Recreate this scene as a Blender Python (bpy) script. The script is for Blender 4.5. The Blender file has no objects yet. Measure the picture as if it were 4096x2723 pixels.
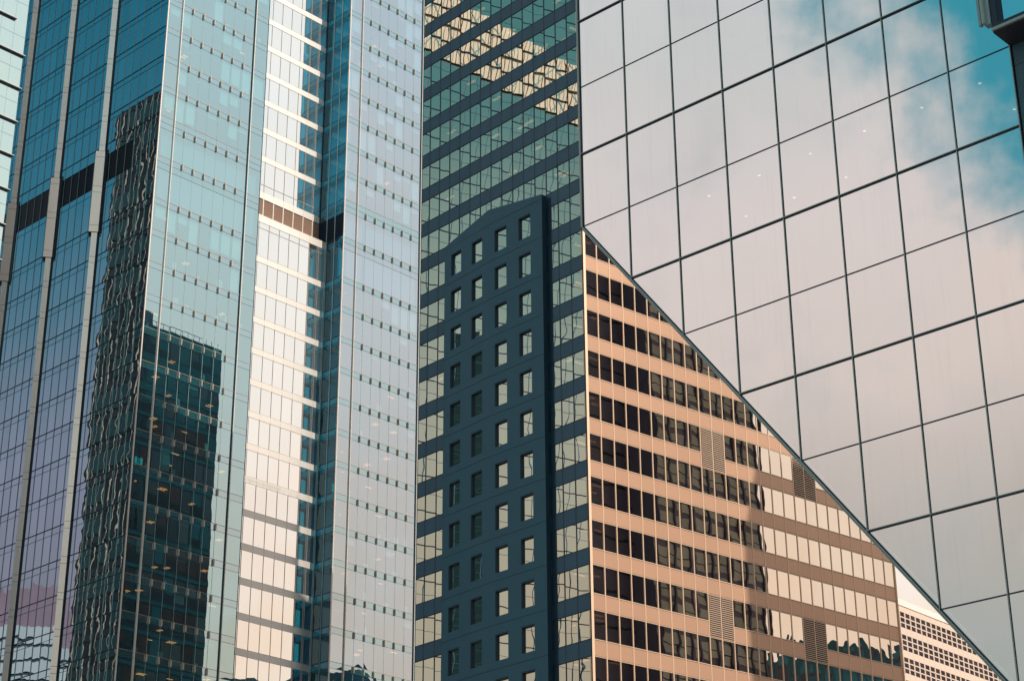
import bpy, math, random
from math import radians as rad, sin, cos, pi
from mathutils import Vector, Matrix
random.seed(7)
scn = bpy.context.scene
COL = scn.collection

# ------------------------------------------------------------------ camera
F0, PITCH, ROLL = 7723.3, 0.423373, -0.006367
_c, _s, _cr, _sr = cos(PITCH), sin(PITCH), cos(ROLL), sin(ROLL)
R0 = Vector((1, 0, 0)); U0 = Vector((0, -_s, _c)); FW = Vector((0, _c, _s))
RT = R0*_cr + U0*_sr; UP = R0*(-_sr) + U0*_cr
cam_d = bpy.data.cameras.new('camera'); cam = bpy.data.objects.new('camera', cam_d); COL.objects.link(cam)
cam_d.sensor_fit = 'HORIZONTAL'; cam_d.sensor_width = 36.0; cam_d.lens = 36.0*F0/4096.0
cam_d.clip_start = 0.5; cam_d.clip_end = 9000
cam.matrix_world = Matrix(((RT.x, UP.x, -FW.x, 0), (RT.y, UP.y, -FW.y, 0), (RT.z, UP.z, -FW.z, 0), (0, 0, 0, 1)))
scn.camera = cam
GZ = -1.6                                   # ground level, camera at eye height

# ------------------------------------------------------------------ world, sun, exposure
SUN_AZ, SUN_EL = 121.5, 42.0                # azimuth measured from +Y towards +X
world = bpy.data.worlds.new("World"); scn.world = world; world.use_nodes = True
wt = world.node_tree; wt.nodes.clear()
def N(t, typ, **kw):
    n = t.nodes.new(typ)
    for k, v in kw.items(): setattr(n, k, v)
    return n
def setin(t, sock, v):
    if hasattr(v, 'is_output'): t.links.new(v, sock)
    else: sock.default_value = v
def mth(t, op, a, b=None, c=None):
    n = N(t, 'ShaderNodeMath', operation=op)
    setin(t, n.inputs[0], a)
    if b is not None: setin(t, n.inputs[1], b)
    if c is not None: setin(t, n.inputs[2], c)
    return n.outputs[0]
def sstep(t, v, a, b):
    n = N(t, 'ShaderNodeMapRange', interpolation_type='SMOOTHSTEP')
    setin(t, n.inputs[0], v); n.inputs[1].default_value = a; n.inputs[2].default_value = b
    return n.outputs[0]
def mixc(t, f, a, b, blend='MIX'):
    n = N(t, 'ShaderNodeMix', data_type='RGBA', blend_type=blend)
    setin(t, n.inputs[0], f); setin(t, n.inputs[6], a); setin(t, n.inputs[7], b)
    return n.outputs[2]
def ramp(t, v, stops):
    n = N(t, 'ShaderNodeValToRGB'); setin(t, n.inputs[0], v); e = n.color_ramp.elements
    e[0].position, e[0].color = stops[0][0], (*stops[0][1], 1)
    e[1].position, e[1].color = stops[-1][0], (*stops[-1][1], 1)
    for p, c in stops[1:-1]:
        k = e.new(p); k.color = (*c, 1)
    return n.outputs[0]
sky = N(wt, 'ShaderNodeTexSky'); sky.sky_type = 'NISHITA'; sky.sun_disc = False
sky.sun_elevation = rad(SUN_EL); sky.sun_rotation = rad(SUN_AZ)
sky.air_density = 1.2; sky.dust_density = 1.5
tc = N(wt, 'ShaderNodeTexCoord'); sx = N(wt, 'ShaderNodeSeparateXYZ'); wt.links.new(tc.outputs['Generated'], sx.inputs[0])
X, Y, Z = sx.outputs
az0 = mth(wt, 'MULTIPLY', mth(wt, 'ARCTAN2', X, Y), 57.2958)
el0 = mth(wt, 'MULTIPLY', mth(wt, 'ARCSINE', Z), 57.2958)
nz = N(wt, 'ShaderNodeTexNoise'); nz.inputs['Scale'].default_value = 7.0; nz.inputs['Detail'].default_value = 6.0
nz.inputs['Roughness'].default_value = 0.55; wt.links.new(tc.outputs['Generated'], nz.inputs['Vector'])
nzf = mth(wt, 'SUBTRACT', nz.outputs[0], 0.5)
nz2 = N(wt, 'ShaderNodeTexNoise'); nz2.inputs['Scale'].default_value = 22.0; nz2.inputs['Detail'].default_value = 5.0
wt.links.new(tc.outputs['Generated'], nz2.inputs['Vector'])
nzg = mth(wt, 'SUBTRACT', nz2.outputs[0], 0.5)
wob = mth(wt, 'ADD', mth(wt, 'MULTIPLY', nzf, 16.0), mth(wt, 'MULTIPLY', nzg, 9.0))
el = mth(wt, 'ADD', el0, mth(wt, 'MULTIPLY', nzf, 7.0))
elr = mth(wt, 'DIVIDE', el, 60.0)
# open sky in the west: teal high up, lavender lower down
west = ramp(wt, elr, [(0.0, (.50, .40, .36)), (.22, (.40, .33, .39)), (.33, (.38, .36, .47)), (.41, (.18, .30, .40)), (.47, (.06, .25, .36)), (.60, (.015, .19, .29)), (1.0, (.03, .16, .32))])
# sunlit cloud bank a little further south
cloud = ramp(wt, elr, [(0.0, (.56, .50, .46)), (.24, (.43, .47, .43)), (.31, (.60, .54, .49)), (.39, (.84, .71, .65)), (.46, (.85, .75, .72)), (.54, (.72, .71, .70)), (.7, (.80, .80, .82)), (1.0, (.5, .6, .66))])
cl_lo = sstep(wt, mth(wt, 'ADD', az0, mth(wt, 'MULTIPLY', nzf, 4.0)), -88.5, -93.5)
bt = mth(wt, 'ADD', mth(wt, 'MULTIPLY', mth(wt, 'SUBTRACT', el0, 33.0), .68), mth(wt, 'MULTIPLY', mth(wt, 'ADD', az0, 105.9), -1.12))
bluehole = sstep(wt, mth(wt, 'ADD', bt, mth(wt, 'MULTIPLY', wob, .85)), -1.8, 3.4)
mott = mth(wt, 'ADD', mth(wt, 'MULTIPLY', nzf, 1.0), mth(wt, 'MULTIPLY', nzg, .5))
cloud = mixc(wt, sstep(wt, mott, .0, .5), cloud, (.50, .52, .53, 1))
cloud = mixc(wt, mth(wt, 'MULTIPLY', sstep(wt, mott, -.03, -.28), .6), cloud, (.92, .74, .64, 1))
cl_mask = mth(wt, 'MULTIPLY', cl_lo, mth(wt, 'SUBTRACT', 1.0, mth(wt, 'MULTIPLY', bluehole, .97)))
westc = mixc(wt, cl_mask, mixc(wt, sstep(wt, az0, -92.0, -98.0), west, (.03, .33, .43, 1)), cloud)
south = ramp(wt, elr, [(0.0, (.66, .5, .42)), (.29, (.70, .55, .44)), (.37, (.60, .54, .47)), (.44, (.36, .43, .40)), (.53, (.14, .29, .31)), (.62, (.08, .25, .28)), (1.0, (.05, .25, .35))])
smask = mth(wt, 'MAXIMUM', sstep(wt, az0, -125.0, -150.0), sstep(wt, az0, 168.0, 178.0))
east = ramp(wt, elr, [(0.0, (.95, .76, .60)), (.22, (.95, .76, .60)), (.32, (.97, .84, .74)), (.42, (.92, .90, .86)), (.56, (.84, .90, .92)), (1.0, (.35, .55, .72))])
east = mixc(wt, mth(wt, 'MULTIPLY', sstep(wt, nzg, -.12, .2), .45), east, (.98, .93, .88, 1))
emask = sstep(wt, az0, -40.0, -18.0)
custom = mixc(wt, emask, westc, east)
custom = mixc(wt, smask, custom, south)
cst = mixc(wt, 1.0, custom, (10, 10, 10, 1), 'MULTIPLY')
final = mixc(wt, sstep(wt, el0, 62.0, 38.0), sky.outputs[0], cst)
bg = N(wt, 'ShaderNodeBackground'); wt.links.new(final, bg.inputs[0]); bg.inputs[1].default_value = 0.1
wo = N(wt, 'ShaderNodeOutputWorld'); wt.links.new(bg.outputs[0], wo.inputs[0])

sl = bpy.data.lights.new('sun', 'SUN'); sl.energy = 3.6; sl.angle = rad(0.5); sl.color = (1.0, .90, .78)
so = bpy.data.objects.new('sun', sl); COL.objects.link(so)
sd = Vector((sin(rad(SUN_AZ))*cos(rad(SUN_EL)), cos(rad(SUN_AZ))*cos(rad(SUN_EL)), sin(rad(SUN_EL))))
so.rotation_euler = sd.to_track_quat('Z', 'Y').to_euler(); so.location = sd*500
scn.view_settings.view_transform = 'Standard'; scn.view_settings.look = 'None'
scn.view_settings.exposure = 0.0; scn.view_settings.gamma = 1.0
scn.render.engine = 'CYCLES'
scn.cycles.max_bounces = 10; scn.cycles.transparent_max_bounces = 12; scn.cycles.glossy_bounces = 5
scn.cycles.sample_clamp_indirect = 6.0

# ------------------------------------------------------------------ helpers
def project(p):
    p = Vector(p); z = p.dot(FW)
    if z < 1: return None
    return 2048 + F0*p.dot(RT)/z, 1361.5 - F0*p.dot(UP)/z
def dv(az): return Vector((sin(rad(az)), cos(rad(az)), 0))
class Wall:
    """A vertical plane: u runs along azimuth az from origin O, n is its outward normal."""
    def __init__(s, O, az, flip=None):
        s.O = Vector((O[0], O[1], 0)); s.d = dv(az); s.az = az
        n = Vector((s.d.y, -s.d.x, 0))
        if flip is None: flip = n.dot(-s.O) < 0
        s.n = -n if flip else n
    def p(s, u, z, n=0): v = s.O + s.d*u + s.n*n; return Vector((v.x, v.y, z))
    def at(s, x, y, n=0):
        v = RT*((x-2048)/F0) - UP*((y-1361.5)/F0) + FW
        t = ((s.O + s.n*n).dot(s.n))/v.dot(s.n); q = v*t
        return (q - s.O).dot(s.d), q.z
class MB:
    def __init__(s): s.v = []; s.f = []; s.uv = []; s.r = []; s.m = []
    def quad(s, pts, rnd=None, mi=0, uv=((0, 0), (1, 0), (1, 1), (0, 1))):
        b = len(s.v); s.v += [Vector(q) for q in pts]; s.f.append(list(range(b, b+len(pts))))
        s.uv += list(uv[:len(pts)]) if len(uv) >= len(pts) else [(0, 0)]*len(pts)
        s.r.append(random.random() if rnd is None else rnd); s.m.append(mi)
        return s
    def box(s, w, u0, u1, z0, z1, n0, n1, rnd=None, mi=0):
        r = random.random() if rnd is None else rnd
        P = [[[w.p(u, z, n) for n in (n0, n1)] for z in (z0, z1)] for u in (u0, u1)]
        for q in ([P[0][0][1], P[1][0][1], P[1][1][1], P[0][1][1]], [P[0][0][0], P[0][1][0], P[1][1][0], P[1][0][0]],
                  [P[0][0][0], P[0][0][1], P[0][1][1], P[0][1][0]], [P[1][0][0], P[1][1][0], P[1][1][1], P[1][0][1]],
                  [P[0][0][0], P[1][0][0], P[1][0][1], P[0][0][1]], [P[0][1][0], P[0][1][1], P[1][1][1], P[1][1][0]]):
            s.quad(q, r, mi)
        return s
    def prism(s, poly, z0, z1, mi=0, rnd=None):
        r = random.random() if rnd is None else rnd; k = len(poly)
        for i in range(k):
            a, b = poly[i], poly[(i+1) % k]
            s.quad([(a[0], a[1], z0), (b[0], b[1], z0), (b[0], b[1], z1), (a[0], a[1], z1)], r, mi)
        s.quad([(q[0], q[1], z1) for q in poly], r, mi, uv=[(0, 0)]*k); s.quad([(q[0], q[1], z0) for q in reversed(poly)], r, mi, uv=[(0, 0)]*k)
        return s
    def pane(s, w, u0, u1, z0, z1, n=0, rnd=None, mi=0):
        return s.quad([w.p(u0, z0, n), w.p(u1, z0, n), w.p(u1, z1, n), w.p(u0, z1, n)], rnd, mi)
    def merge(s, o, off=0):
        b = len(s.v); s.v += o.v; s.f += [[i+b for i in f] for f in o.f]; s.uv += o.uv; s.r += o.r; s.m += [m+off for m in o.m]
    def area(s):
        xs = []; ys = []
        for q in s.v:
            a = project(q)
            if a is None: return 0
            xs.append(a[0]); ys.append(a[1])
        x0, x1 = max(0, min(xs)), min(4096, max(xs)); y0, y1 = max(0, min(ys)), min(2723, max(ys))
        return max(0, x1-x0)*max(0, y1-y0)
    def build(s, name, mats, parent=None, base=Vector((0, 0, 0))):
        me = bpy.data.meshes.new(name); me.from_pydata([(q - base)[:] for q in s.v], [], s.f)
        uvl = me.uv_layers.new(name='UVMap'); k = 0
        flat = [c for q in s.uv for c in q]; uvl.data.foreach_set('uv', flat)
        at = me.attributes.new('rnd', 'FLOAT', 'FACE'); at.data.foreach_set('value', s.r)
        for m in mats: me.materials.append(m)
        me.polygons.foreach_set('material_index', s.m); me.update()
        o = bpy.data.objects.new(name, me); COL.objects.link(o)
        if parent: o.parent = parent
        return o
class Thing:
    def __init__(s, name, label, cat, base, group=None, kind=None):
        s.e = bpy.data.objects.new(name, None); COL.objects.link(s.e); s.base = Vector(base)
        s.e.location = s.base; s.e['label'] = label; s.e['category'] = cat; s.e.empty_display_size = 2
        if group: s.e['group'] = group
        s.b = {}
    def part(s, name, mb, mat, subs=()): s.b.setdefault(name, []).append((mb, mat, subs)); return s
    def sub(s, parent, name, mb, mat): return mb.build(name, [mat], parent, s.base)
    def finish(s):
        for name, L in s.b.items():
            if len(L) > 100: L.sort(key=lambda a: -a[0].area())
            for mb, mat, subs in L[:100]:
                o = mb.build(name, [mat], s.e, s.base)
                for sn, sm, smat in subs: sm.build(sn, [smat], o, s.base)
            if len(L) > 100:
                big = MB(); mats = []
                for mb, mat, subs in L[100:]:
                    for q_, m_ in [(mb, mat)] + [(x[1], x[2]) for x in subs]:
                        if m_ not in mats: mats.append(m_)
                        big.merge(q_, mats.index(m_))
                o = big.build(name, mats, s.e, s.base); o['kind'] = 'stuff'
        return s

# ------------------------------------------------------------------ materials
def newmat(name):
    m = bpy.data.materials.new(name); m.use_nodes = True; t = m.node_tree; t.nodes.clear()
    return m, t, N(t, 'ShaderNodeOutputMaterial')
def pane_normal(t, wave, tilt, bulge, scale):
    g = N(t, 'ShaderNodeNewGeometry'); a = N(t, 'ShaderNodeAttribute', attribute_name='rnd')
    tcn = N(t, 'ShaderNodeTexCoord')
    off = N(t, 'ShaderNodeVectorMath', operation='SCALE'); off.inputs[0].default_value = (913., 517., 331.)
    t.links.new(a.outputs['Fac'], off.inputs['Scale'])
    ad = N(t, 'ShaderNodeVectorMath', operation='ADD'); t.links.new(g.outputs['Position'], ad.inputs[0]); t.links.new(off.outputs[0], ad.inputs[1])
    nn = N(t, 'ShaderNodeTexNoise'); nn.inputs['Scale'].default_value = scale; nn.inputs['Detail'].default_value = 1.0; t.links.new(ad.outputs[0], nn.inputs['Vector'])
    s1 = N(t, 'ShaderNodeVectorMath', operation='MULTIPLY_ADD'); t.links.new(nn.outputs['Color'], s1.inputs[0])
    s1.inputs[1].default_value = (wave*2,)*3; s1.inputs[2].default_value = (-wave,)*3
    wn = N(t, 'ShaderNodeTexWhiteNoise', noise_dimensions='1D'); t.links.new(a.outputs['Fac'], wn.inputs['W'])
    s2 = N(t, 'ShaderNodeVectorMath', operation='MULTIPLY_ADD'); t.links.new(wn.outputs['Color'], s2.inputs[0])
    s2.inputs[1].default_value = (tilt*2,)*3; s2.inputs[2].default_value = (-tilt,)*3
    # pillow: the pane bows, so its normal leans out towards the edges
    su = N(t, 'ShaderNodeSeparateXYZ'); t.links.new(tcn.outputs['UV'], su.inputs[0])
    tg = N(t, 'ShaderNodeVectorMath', operation='CROSS_PRODUCT'); tg.inputs[0].default_value = (0, 0, 1); t.links.new(g.outputs['Normal'], tg.inputs[1])
    b1 = N(t, 'ShaderNodeVectorMath', operation='SCALE'); t.links.new(tg.outputs[0], b1.inputs[0])
    t.links.new(mth(t, 'MULTIPLY', mth(t, 'SUBTRACT', su.outputs[0], .5), bulge*2), b1.inputs['Scale'])
    cz = N(t, 'ShaderNodeCombineXYZ'); t.links.new(mth(t, 'MULTIPLY', mth(t, 'SUBTRACT', su.outputs[1], .5), bulge*2), cz.inputs[2])
    out = g.outputs['Normal']
    for x in (s1, s2, b1, cz):
        k = N(t, 'ShaderNodeVectorMath', operation='ADD'); t.links.new(out, k.inputs[0]); t.links.new(x.outputs[0], k.inputs[1]); out = k.outputs[0]
    k = N(t, 'ShaderNodeVectorMath', operation='NORMALIZE'); t.links.new(out, k.inputs[0]); return k.outputs[0]
def glass(name, refl, factor, trans=None, back=(.02, .03, .04), wave=.002, tilt=.001, bulge=0.0, scale=.7, streak=0.0, vary=.0):
    """Coated glazing: mirror coat over either a see-through tinted pane or an opaque backing."""
    m, t, o = newmat(name)
    gl = N(t, 'ShaderNodeBsdfGlossy'); gl.inputs['Roughness'].default_value = 0.0
    gl.inputs['Color'].default_value = (*refl, 1)
    if vary or streak:
        a = N(t, 'ShaderNodeAttribute', attribute_name='rnd')
        wn = N(t, 'ShaderNodeTexWhiteNoise', noise_dimensions='1D'); t.links.new(mth(t, 'ADD', a.outputs['Fac'], 3.3), wn.inputs['W'])
        val = mth(t, 'ADD', 1-vary, mth(t, 'MULTIPLY', wn.outputs['Value'], vary))
        if streak:
            g = N(t, 'ShaderNodeNewGeometry'); mp = N(t, 'ShaderNodeMapping'); mp.inputs['Scale'].default_value = (9, 9, .5)
            t.links.new(g.outputs['Position'], mp.inputs[0]); ns = N(t, 'ShaderNodeTexNoise'); ns.inputs['Scale'].default_value = 1.0; ns.inputs['Detail'].default_value = 3
            t.links.new(mp.outputs[0], ns.inputs['Vector']); val = mth(t, 'SUBTRACT', val, mth(t, 'MULTIPLY', sstep(t, ns.outputs[0], .5, .8), streak))
        vc = N(t, 'ShaderNodeCombineColor'); [t.links.new(val, vc.inputs[i]) for i in range(3)]
        t.links.new(mixc(t, 1.0, (*refl, 1), vc.outputs[0], 'MULTIPLY'), gl.inputs['Color'])
    t.links.new(pane_normal(t, wave, tilt, bulge, scale), gl.inputs['Normal'])
    if trans: b = N(t, 'ShaderNodeBsdfTransparent'); b.inputs[0].default_value = (*trans, 1)
    else:
        b = N(t, 'ShaderNodeBsdfDiffuse'); b.inputs[0].default_value = (*back, 1)
    mx = N(t, 'ShaderNodeMixShader'); mx.inputs[0].default_value = factor
    t.links.new(b.outputs[0], mx.inputs[1]); t.links.new(gl.outputs[0], mx.inputs[2]); t.links.new(mx.outputs[0], o.inputs[0])
    return m
def solid(name, col, rough=.6, metal=0.0, var=.08, spec=.4, dirt=.0, nscale=.6, coat=0):
    m, t, o = newmat(name); p = N(t, 'ShaderNodeBsdfPrincipled')
    a = N(t, 'ShaderNodeAttribute', attribute_name='rnd')
    wn = N(t, 'ShaderNodeTexWhiteNoise', noise_dimensions='1D'); t.links.new(mth(t, 'ADD', a.outputs['Fac'], 1.7), wn.inputs['W'])
    g = N(t, 'ShaderNodeNewGeometry'); mp = N(t, 'ShaderNodeMapping'); mp.inputs['Scale'].default_value = (1, 1, .35); t.links.new(g.outputs['Position'], mp.inputs[0])
    ns = N(t, 'ShaderNodeTexNoise'); ns.inputs['Scale'].default_value = nscale; ns.inputs['Detail'].default_value = 5; t.links.new(mp.outputs[0], ns.inputs['Vector'])
    v = mth(t, 'ADD', 1-var, mth(t, 'MULTIPLY', wn.outputs['Value'], var*1.2))
    v = mth(t, 'MULTIPLY', v, mth(t, 'SUBTRACT', 1.0+dirt*.5, mth(t, 'MULTIPLY', ns.outputs[0], dirt)))
    vc = N(t, 'ShaderNodeCombineColor'); [t.links.new(v, vc.inputs[i]) for i in range(3)]
    t.links.new(mixc(t, 1.0, (*col, 1), vc.outputs[0], 'MULTIPLY'), p.inputs['Base Color'])
    p.inputs['Roughness'].default_value = rough; p.inputs['Metallic'].default_value = metal
    p.inputs['Specular IOR Level'].default_value = spec
    t.links.new(p.outputs[0], o.inputs[0]); return m
def emit(name, col, st):
    m, t, o = newmat(name); e = N(t, 'ShaderNodeEmission'); e.inputs[0].default_value = (*col, 1); e.inputs[1].default_value = st
    t.links.new(e.outputs[0], o.inputs[0]); return m

M = dict(
 c_glass=glass('tower_clear_glazing', (.68, .91, .95), .62, trans=(.40, .74, .78), wave=.0022, tilt=.0012, bulge=.0012),
 f_glass=glass('right_block_glazing', (.82, .92, 1.0), .62, trans=(.46, .68, .80), wave=.0022, tilt=.0012, bulge=.0012),
 c_span=glass('tower_spandrel_glazing', (.70, .86, .92), .60, back=(.03, .13, .15), wave=.002, tilt=.001, bulge=.001),
 b_glass=glass('tower_side_glazing', (.80, .95, 1.0), .66, back=(.005, .03, .05), wave=.0042, tilt=.0015, bulge=.004, scale=.8, vary=.10),
 d_glass=glass('tower_slot_glazing', (1.0, .99, .97), .93, back=(.6, .6, .58), wave=.0012, tilt=.0006, bulge=.0006, vary=.04),
 r_glass=glass('tower_return_glazing', (.5, .80, .88), .10, trans=(.04, .70, .84), wave=.0015, tilt=.001),
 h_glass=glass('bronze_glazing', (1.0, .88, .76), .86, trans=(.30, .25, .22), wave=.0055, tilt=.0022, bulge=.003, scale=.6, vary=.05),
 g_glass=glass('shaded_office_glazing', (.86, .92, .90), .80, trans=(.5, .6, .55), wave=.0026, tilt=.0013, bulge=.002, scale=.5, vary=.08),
 k_glass=glass('atrium_glazing', (.93, .95, .96), .86, trans=(.5, .55, .55), wave=.0010, tilt=.0007, bulge=.0006, scale=.4, streak=.035, vary=.02),
 a_glass=glass('pale_glazing', (.70, .86, .84), .80, back=(.35, .45, .43), wave=.002, tilt=.0015),
 j_glass=glass('small_window_glazing', (.7, .55, .55), .10, back=(.022, .017, .028), wave=.004, tilt=.01, vary=.5),
 trim_lit=solid('pink_metal_trim', (.60, .47, .40), .4, .3),
 line_d=solid('pale_slot_line', (.50, .45, .38), .5),
 trim_white=solid('white_metal_trim', (.85, .76, .68), .35, .2),
 trim_dark=solid('dark_teal_trim', (.012, .07, .10), .5),
 mull_teal=solid('teal_metal_mullion', (.22, .46, .48), .4, .2),
 mull_c=solid('grey_teal_mullion', (.30, .46, .48), .4, .2),
 line_c=solid('thin_transom', (.50, .42, .35), .4, .2), mull_line=solid('slim_grey_line', (.06, .16, .19), .4, .1),
 fin=solid('brushed_metal_fin', (.60, .50, .42), .35, .25),
 white_span=solid('white_spandrel_panel', (.90, .83, .76), .38, .45, var=.03),
 louvre=solid('brown_louvre_blade', (.42, .27, .20), .5),
 louvre_dark=solid('dark_louvre_recess', (.05, .035, .035), .7),
 pil=solid('pale_metal_pilaster', (.97, .98, .93), .30, .65, var=.05, dirt=.05),
 pil2=solid('cream_metal_casing', (1.0, .95, .88), .28, .65, var=.04, dirt=.05),
 side_line=solid('blue_grey_transom', (.018, .075, .12), .5),
 navy=solid('navy_metal', (.006, .035, .06), .5),
 mech=solid('dark_louvre_screen', (.022, .026, .036), .6),
 ceil=solid('ceiling_tile', (.55, .56, .64), .8), iwall=solid('office_partition_wall', (.28, .30, .40), .8),
 idark=solid('dark_interior', (.06, .05, .06), .8),
 blind=solid('white_roller_blind', (.85, .86, .82), .7, var=.06),
 lamp=emit('ceiling_lamp_glow', (1.0, .30, .09), 2.8), lamp2=emit('downlight_glow', (1.0, .70, .50), 5.0), lamp3=emit('warm_tube_glow', (1.0, .55, .28), 1.5),
 teal_back=solid('bright_teal_blind', (.01, .80, .95), .8), teal_back2=solid('deep_teal_blind', (.006, .24, .33), .8), teal_wall=solid('teal_office_wall', (.02, .50, .60), .8),
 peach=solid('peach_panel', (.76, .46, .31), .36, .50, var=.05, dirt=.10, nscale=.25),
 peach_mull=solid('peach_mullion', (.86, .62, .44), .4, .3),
 peach_line=solid('brown_panel_joint', (.16, .09, .07), .6),  # dark brown joint lines
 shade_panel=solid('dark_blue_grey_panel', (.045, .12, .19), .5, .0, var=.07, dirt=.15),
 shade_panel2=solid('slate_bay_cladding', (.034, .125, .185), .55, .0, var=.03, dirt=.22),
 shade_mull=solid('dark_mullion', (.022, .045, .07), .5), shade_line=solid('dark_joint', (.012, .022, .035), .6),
 k_mull=solid('sage_aluminium', (.36, .46, .42), .32, .3), k_dark=solid('dark_gasket', (.012, .03, .06), .4, spec=.5),
 granite=solid('granite_cladding', (.07, .17, .21), .6, var=.1, dirt=.35, nscale=9),
 soffit=solid('dark_soffit', (.035, .04, .055), .6),
 j_wall=solid('cream_precast', (.80, .64, .52), .6, var=.03, dirt=.05), j_cop=solid('white_coping', (.92, .84, .78), .5),
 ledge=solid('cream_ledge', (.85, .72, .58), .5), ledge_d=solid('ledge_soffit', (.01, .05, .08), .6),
 con=solid('street_paving', (.16, .15, .14), .9, dirt=.3, nscale=.2),
)

T1 = dict(O=(-40.336, 191.377), azC=43.472, azB=-46.528)
C = Wall(T1['O'], 43.472); B = Wall(T1['O'], -46.528)
LV = [115.05+4*j for j in range(10, 0, -1)] + [115.05, 109.83] + [104.36-4*j for j in range(0, 17)]   # tower 1 floor lines, top to bottom
TOPZ, BOTZ = LV[0]+3, LV[-1]

# ------------------------------------------------------------------ blue glass tower
t1 = Thing('glass_tower', 'tall blue glass tower with a white banded recess and pale pilasters up its left face', 'skyscraper', (-40, 205, GZ))
def storey_bits(w, cols, z1, z0, mech, fins, gm, n=0.0):
    """One storey of the clear facades: spandrel glass strip, panes, mullion fins, lines."""
    s = .76
    extra = []
    if mech == 1: extra = [(z1-1.60, 's'), (z1-.84, 'p')]       # line, pale strip, strip, pane
    for i in range(len(cols)-1):
        u0, u1 = cols[i], cols[i+1]
        if mech == 'a':      # pale strip then spandrel
            t1.part('spandrel', MB().pane(w, u0, u1, z1-.84, z1, n), M['c_span'])
            t1.part('spandrel', MB().pane(w, u0, u1, z1-1.62, z1-.84, n), M['c_span'])
            t1.part('window', MB().pane(w, u0, u1, z0, z1-1.62, n), M[gm])
        elif mech == 'b':
            t1.part('spandrel', MB().pane(w, u0, u1, z1-.8, z1, n), M['c_span'])
            t1.part('window', MB().pane(w, u0, u1, z1-1.62, z1-.8, n), M[gm])
            t1.part('window', MB().pane(w, u0, u1, z0, z1-1.62, n), M[gm])
        else:
            t1.part('spandrel', MB().pane(w, u0, u1, z1-s, z1, n), M['c_span'])
            t1.part('window', MB().pane(w, u0, u1, z0, z1-s, n), M[gm])
    lines = [(z1, .036, M['line_c'], .03)] + [(z1-s, .026, M['mull_line'], .02)]
    if mech == 'a': lines = [(z1, .036, M['line_c'], .03), (z1-.84, .026, M['mull_line'], .02), (z1-1.62, .026, M['mull_line'], .02)]
    if mech == 'b': lines = [(z1, .036, M['line_c'], .03), (z1-.8, .026, M['mull_line'], .02), (z1-1.62, .026, M['mull_line'], .02)]
    for z, h, m_, pr in lines:
        t1.part('transom', MB().box(w, cols[0]+.07, cols[-1]-.05, z-h/2, z+h/2, n+.003, n+pr), m_)
    za, zb = (z1-.02, z1-s) if mech != 'a' else (z1-.86, z1-1.62)
    for u in cols[fins[0]:fins[1]]:
        t1.part('fin', MB().box(w, u-.045, u+.045, zb, za, n+.052, n+.24), M['fin'])
colsC = [0, 2.56*.8323+.0, 4.35*.8323, 5.22, 6.77, 8.35, 9.88, 11.49, 13.05, 15.10]
colsC[1] = 2.13; colsC[2] = 3.66
colsF = [28.41+x for x in (0, 2.15, 3.67, 5.25, 6.80, 8.36, 9.92, 11.50, 13.10)]
for k in range(len(LV)-1):
    z1, z0 = LV[k], LV[k+1]
    mech = {10: 'a', 11: 'b'}.get(k, 0)
    if k == 10: mech = 'a'
    storey_bits(C, colsC, z1, z0, mech, (2, 8), 'c_glass')
    storey_bits(C, colsF, z1, z0, mech, (2, 8), 'f_glass')
def vert(w, u, z0, z1, wd, n0, n1, mat, name='mullion'): t1.part(name, MB().box(w, u-wd/2, u+wd/2, z0, z1, n0, n1), mat)
for u in colsC[2:8]: vert(C, u, BOTZ, TOPZ, .036, .002, .015, M['mull_c'])
for u in colsF[2:8]: vert(C, u, BOTZ, TOPZ, .036, .002, .015, M['mull_c'])
for u in (colsC[1], colsC[8], colsF[1]): vert(C, u+.03, BOTZ, TOPZ, .09, .004, .16, M['trim_white'])
vert(C, colsC[8]-.06, BOTZ, TOPZ, .07, .003, .13, M['trim_dark']); vert(C, colsF[8]-.12, BOTZ, TOPZ, .10, .003, .10, M['trim_dark'])
vert(C, .05, BOTZ, TOPZ, .13, .005, .14, M['trim_white'], 'corner_post'); vert(C, colsF[0]+.05, BOTZ, TOPZ, .12, .005, .12, M['trim_white'], 'corner_post')
vert(C, colsF[8], BOTZ, TOPZ, .12, .005, .12, M['trim_white'], 'corner_post'); vert(C, 15.10, BOTZ, TOPZ, .05, .004, .05, M['trim_dark'], 'corner_post')
# interiors behind the clear facades: slab, ceiling, back wall, blinds, lamps
def interior(th, w, u0, u1, z1, z0, depth, slab=.8, lampn=2, mc='ceil', mw='iwall', lm='lamp', lsz=(1.0, .12)):
    th.part('floor_slab', MB().box(w, u0+.05, u1-.05, z1-slab, z1-.06, -depth, -.25), M[mc])
    th.part('inner_wall', MB().box(w, u0+.05, u1-.05, z0-.05, z1-slab-.01, -depth-.2, -depth), M[mw])
    for k in range(lampn):
        u = random.uniform(u0+.6, u1-1.6); n = -random.uniform(.8, depth*.8); lsz = (random.choice([.5, .7, 1.0]), .10)
        q = MB(); q.box(w, u, u+lsz[0], z1-slab-.06, z1-slab-.012, n, n+lsz[1])
        if random.random() < .6: q.box(w, u, u+lsz[0], z1-slab-.06, z1-slab-.012, n-.42, n-.42+lsz[1])
        th.part('ceiling_light', q, M[lm])
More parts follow.
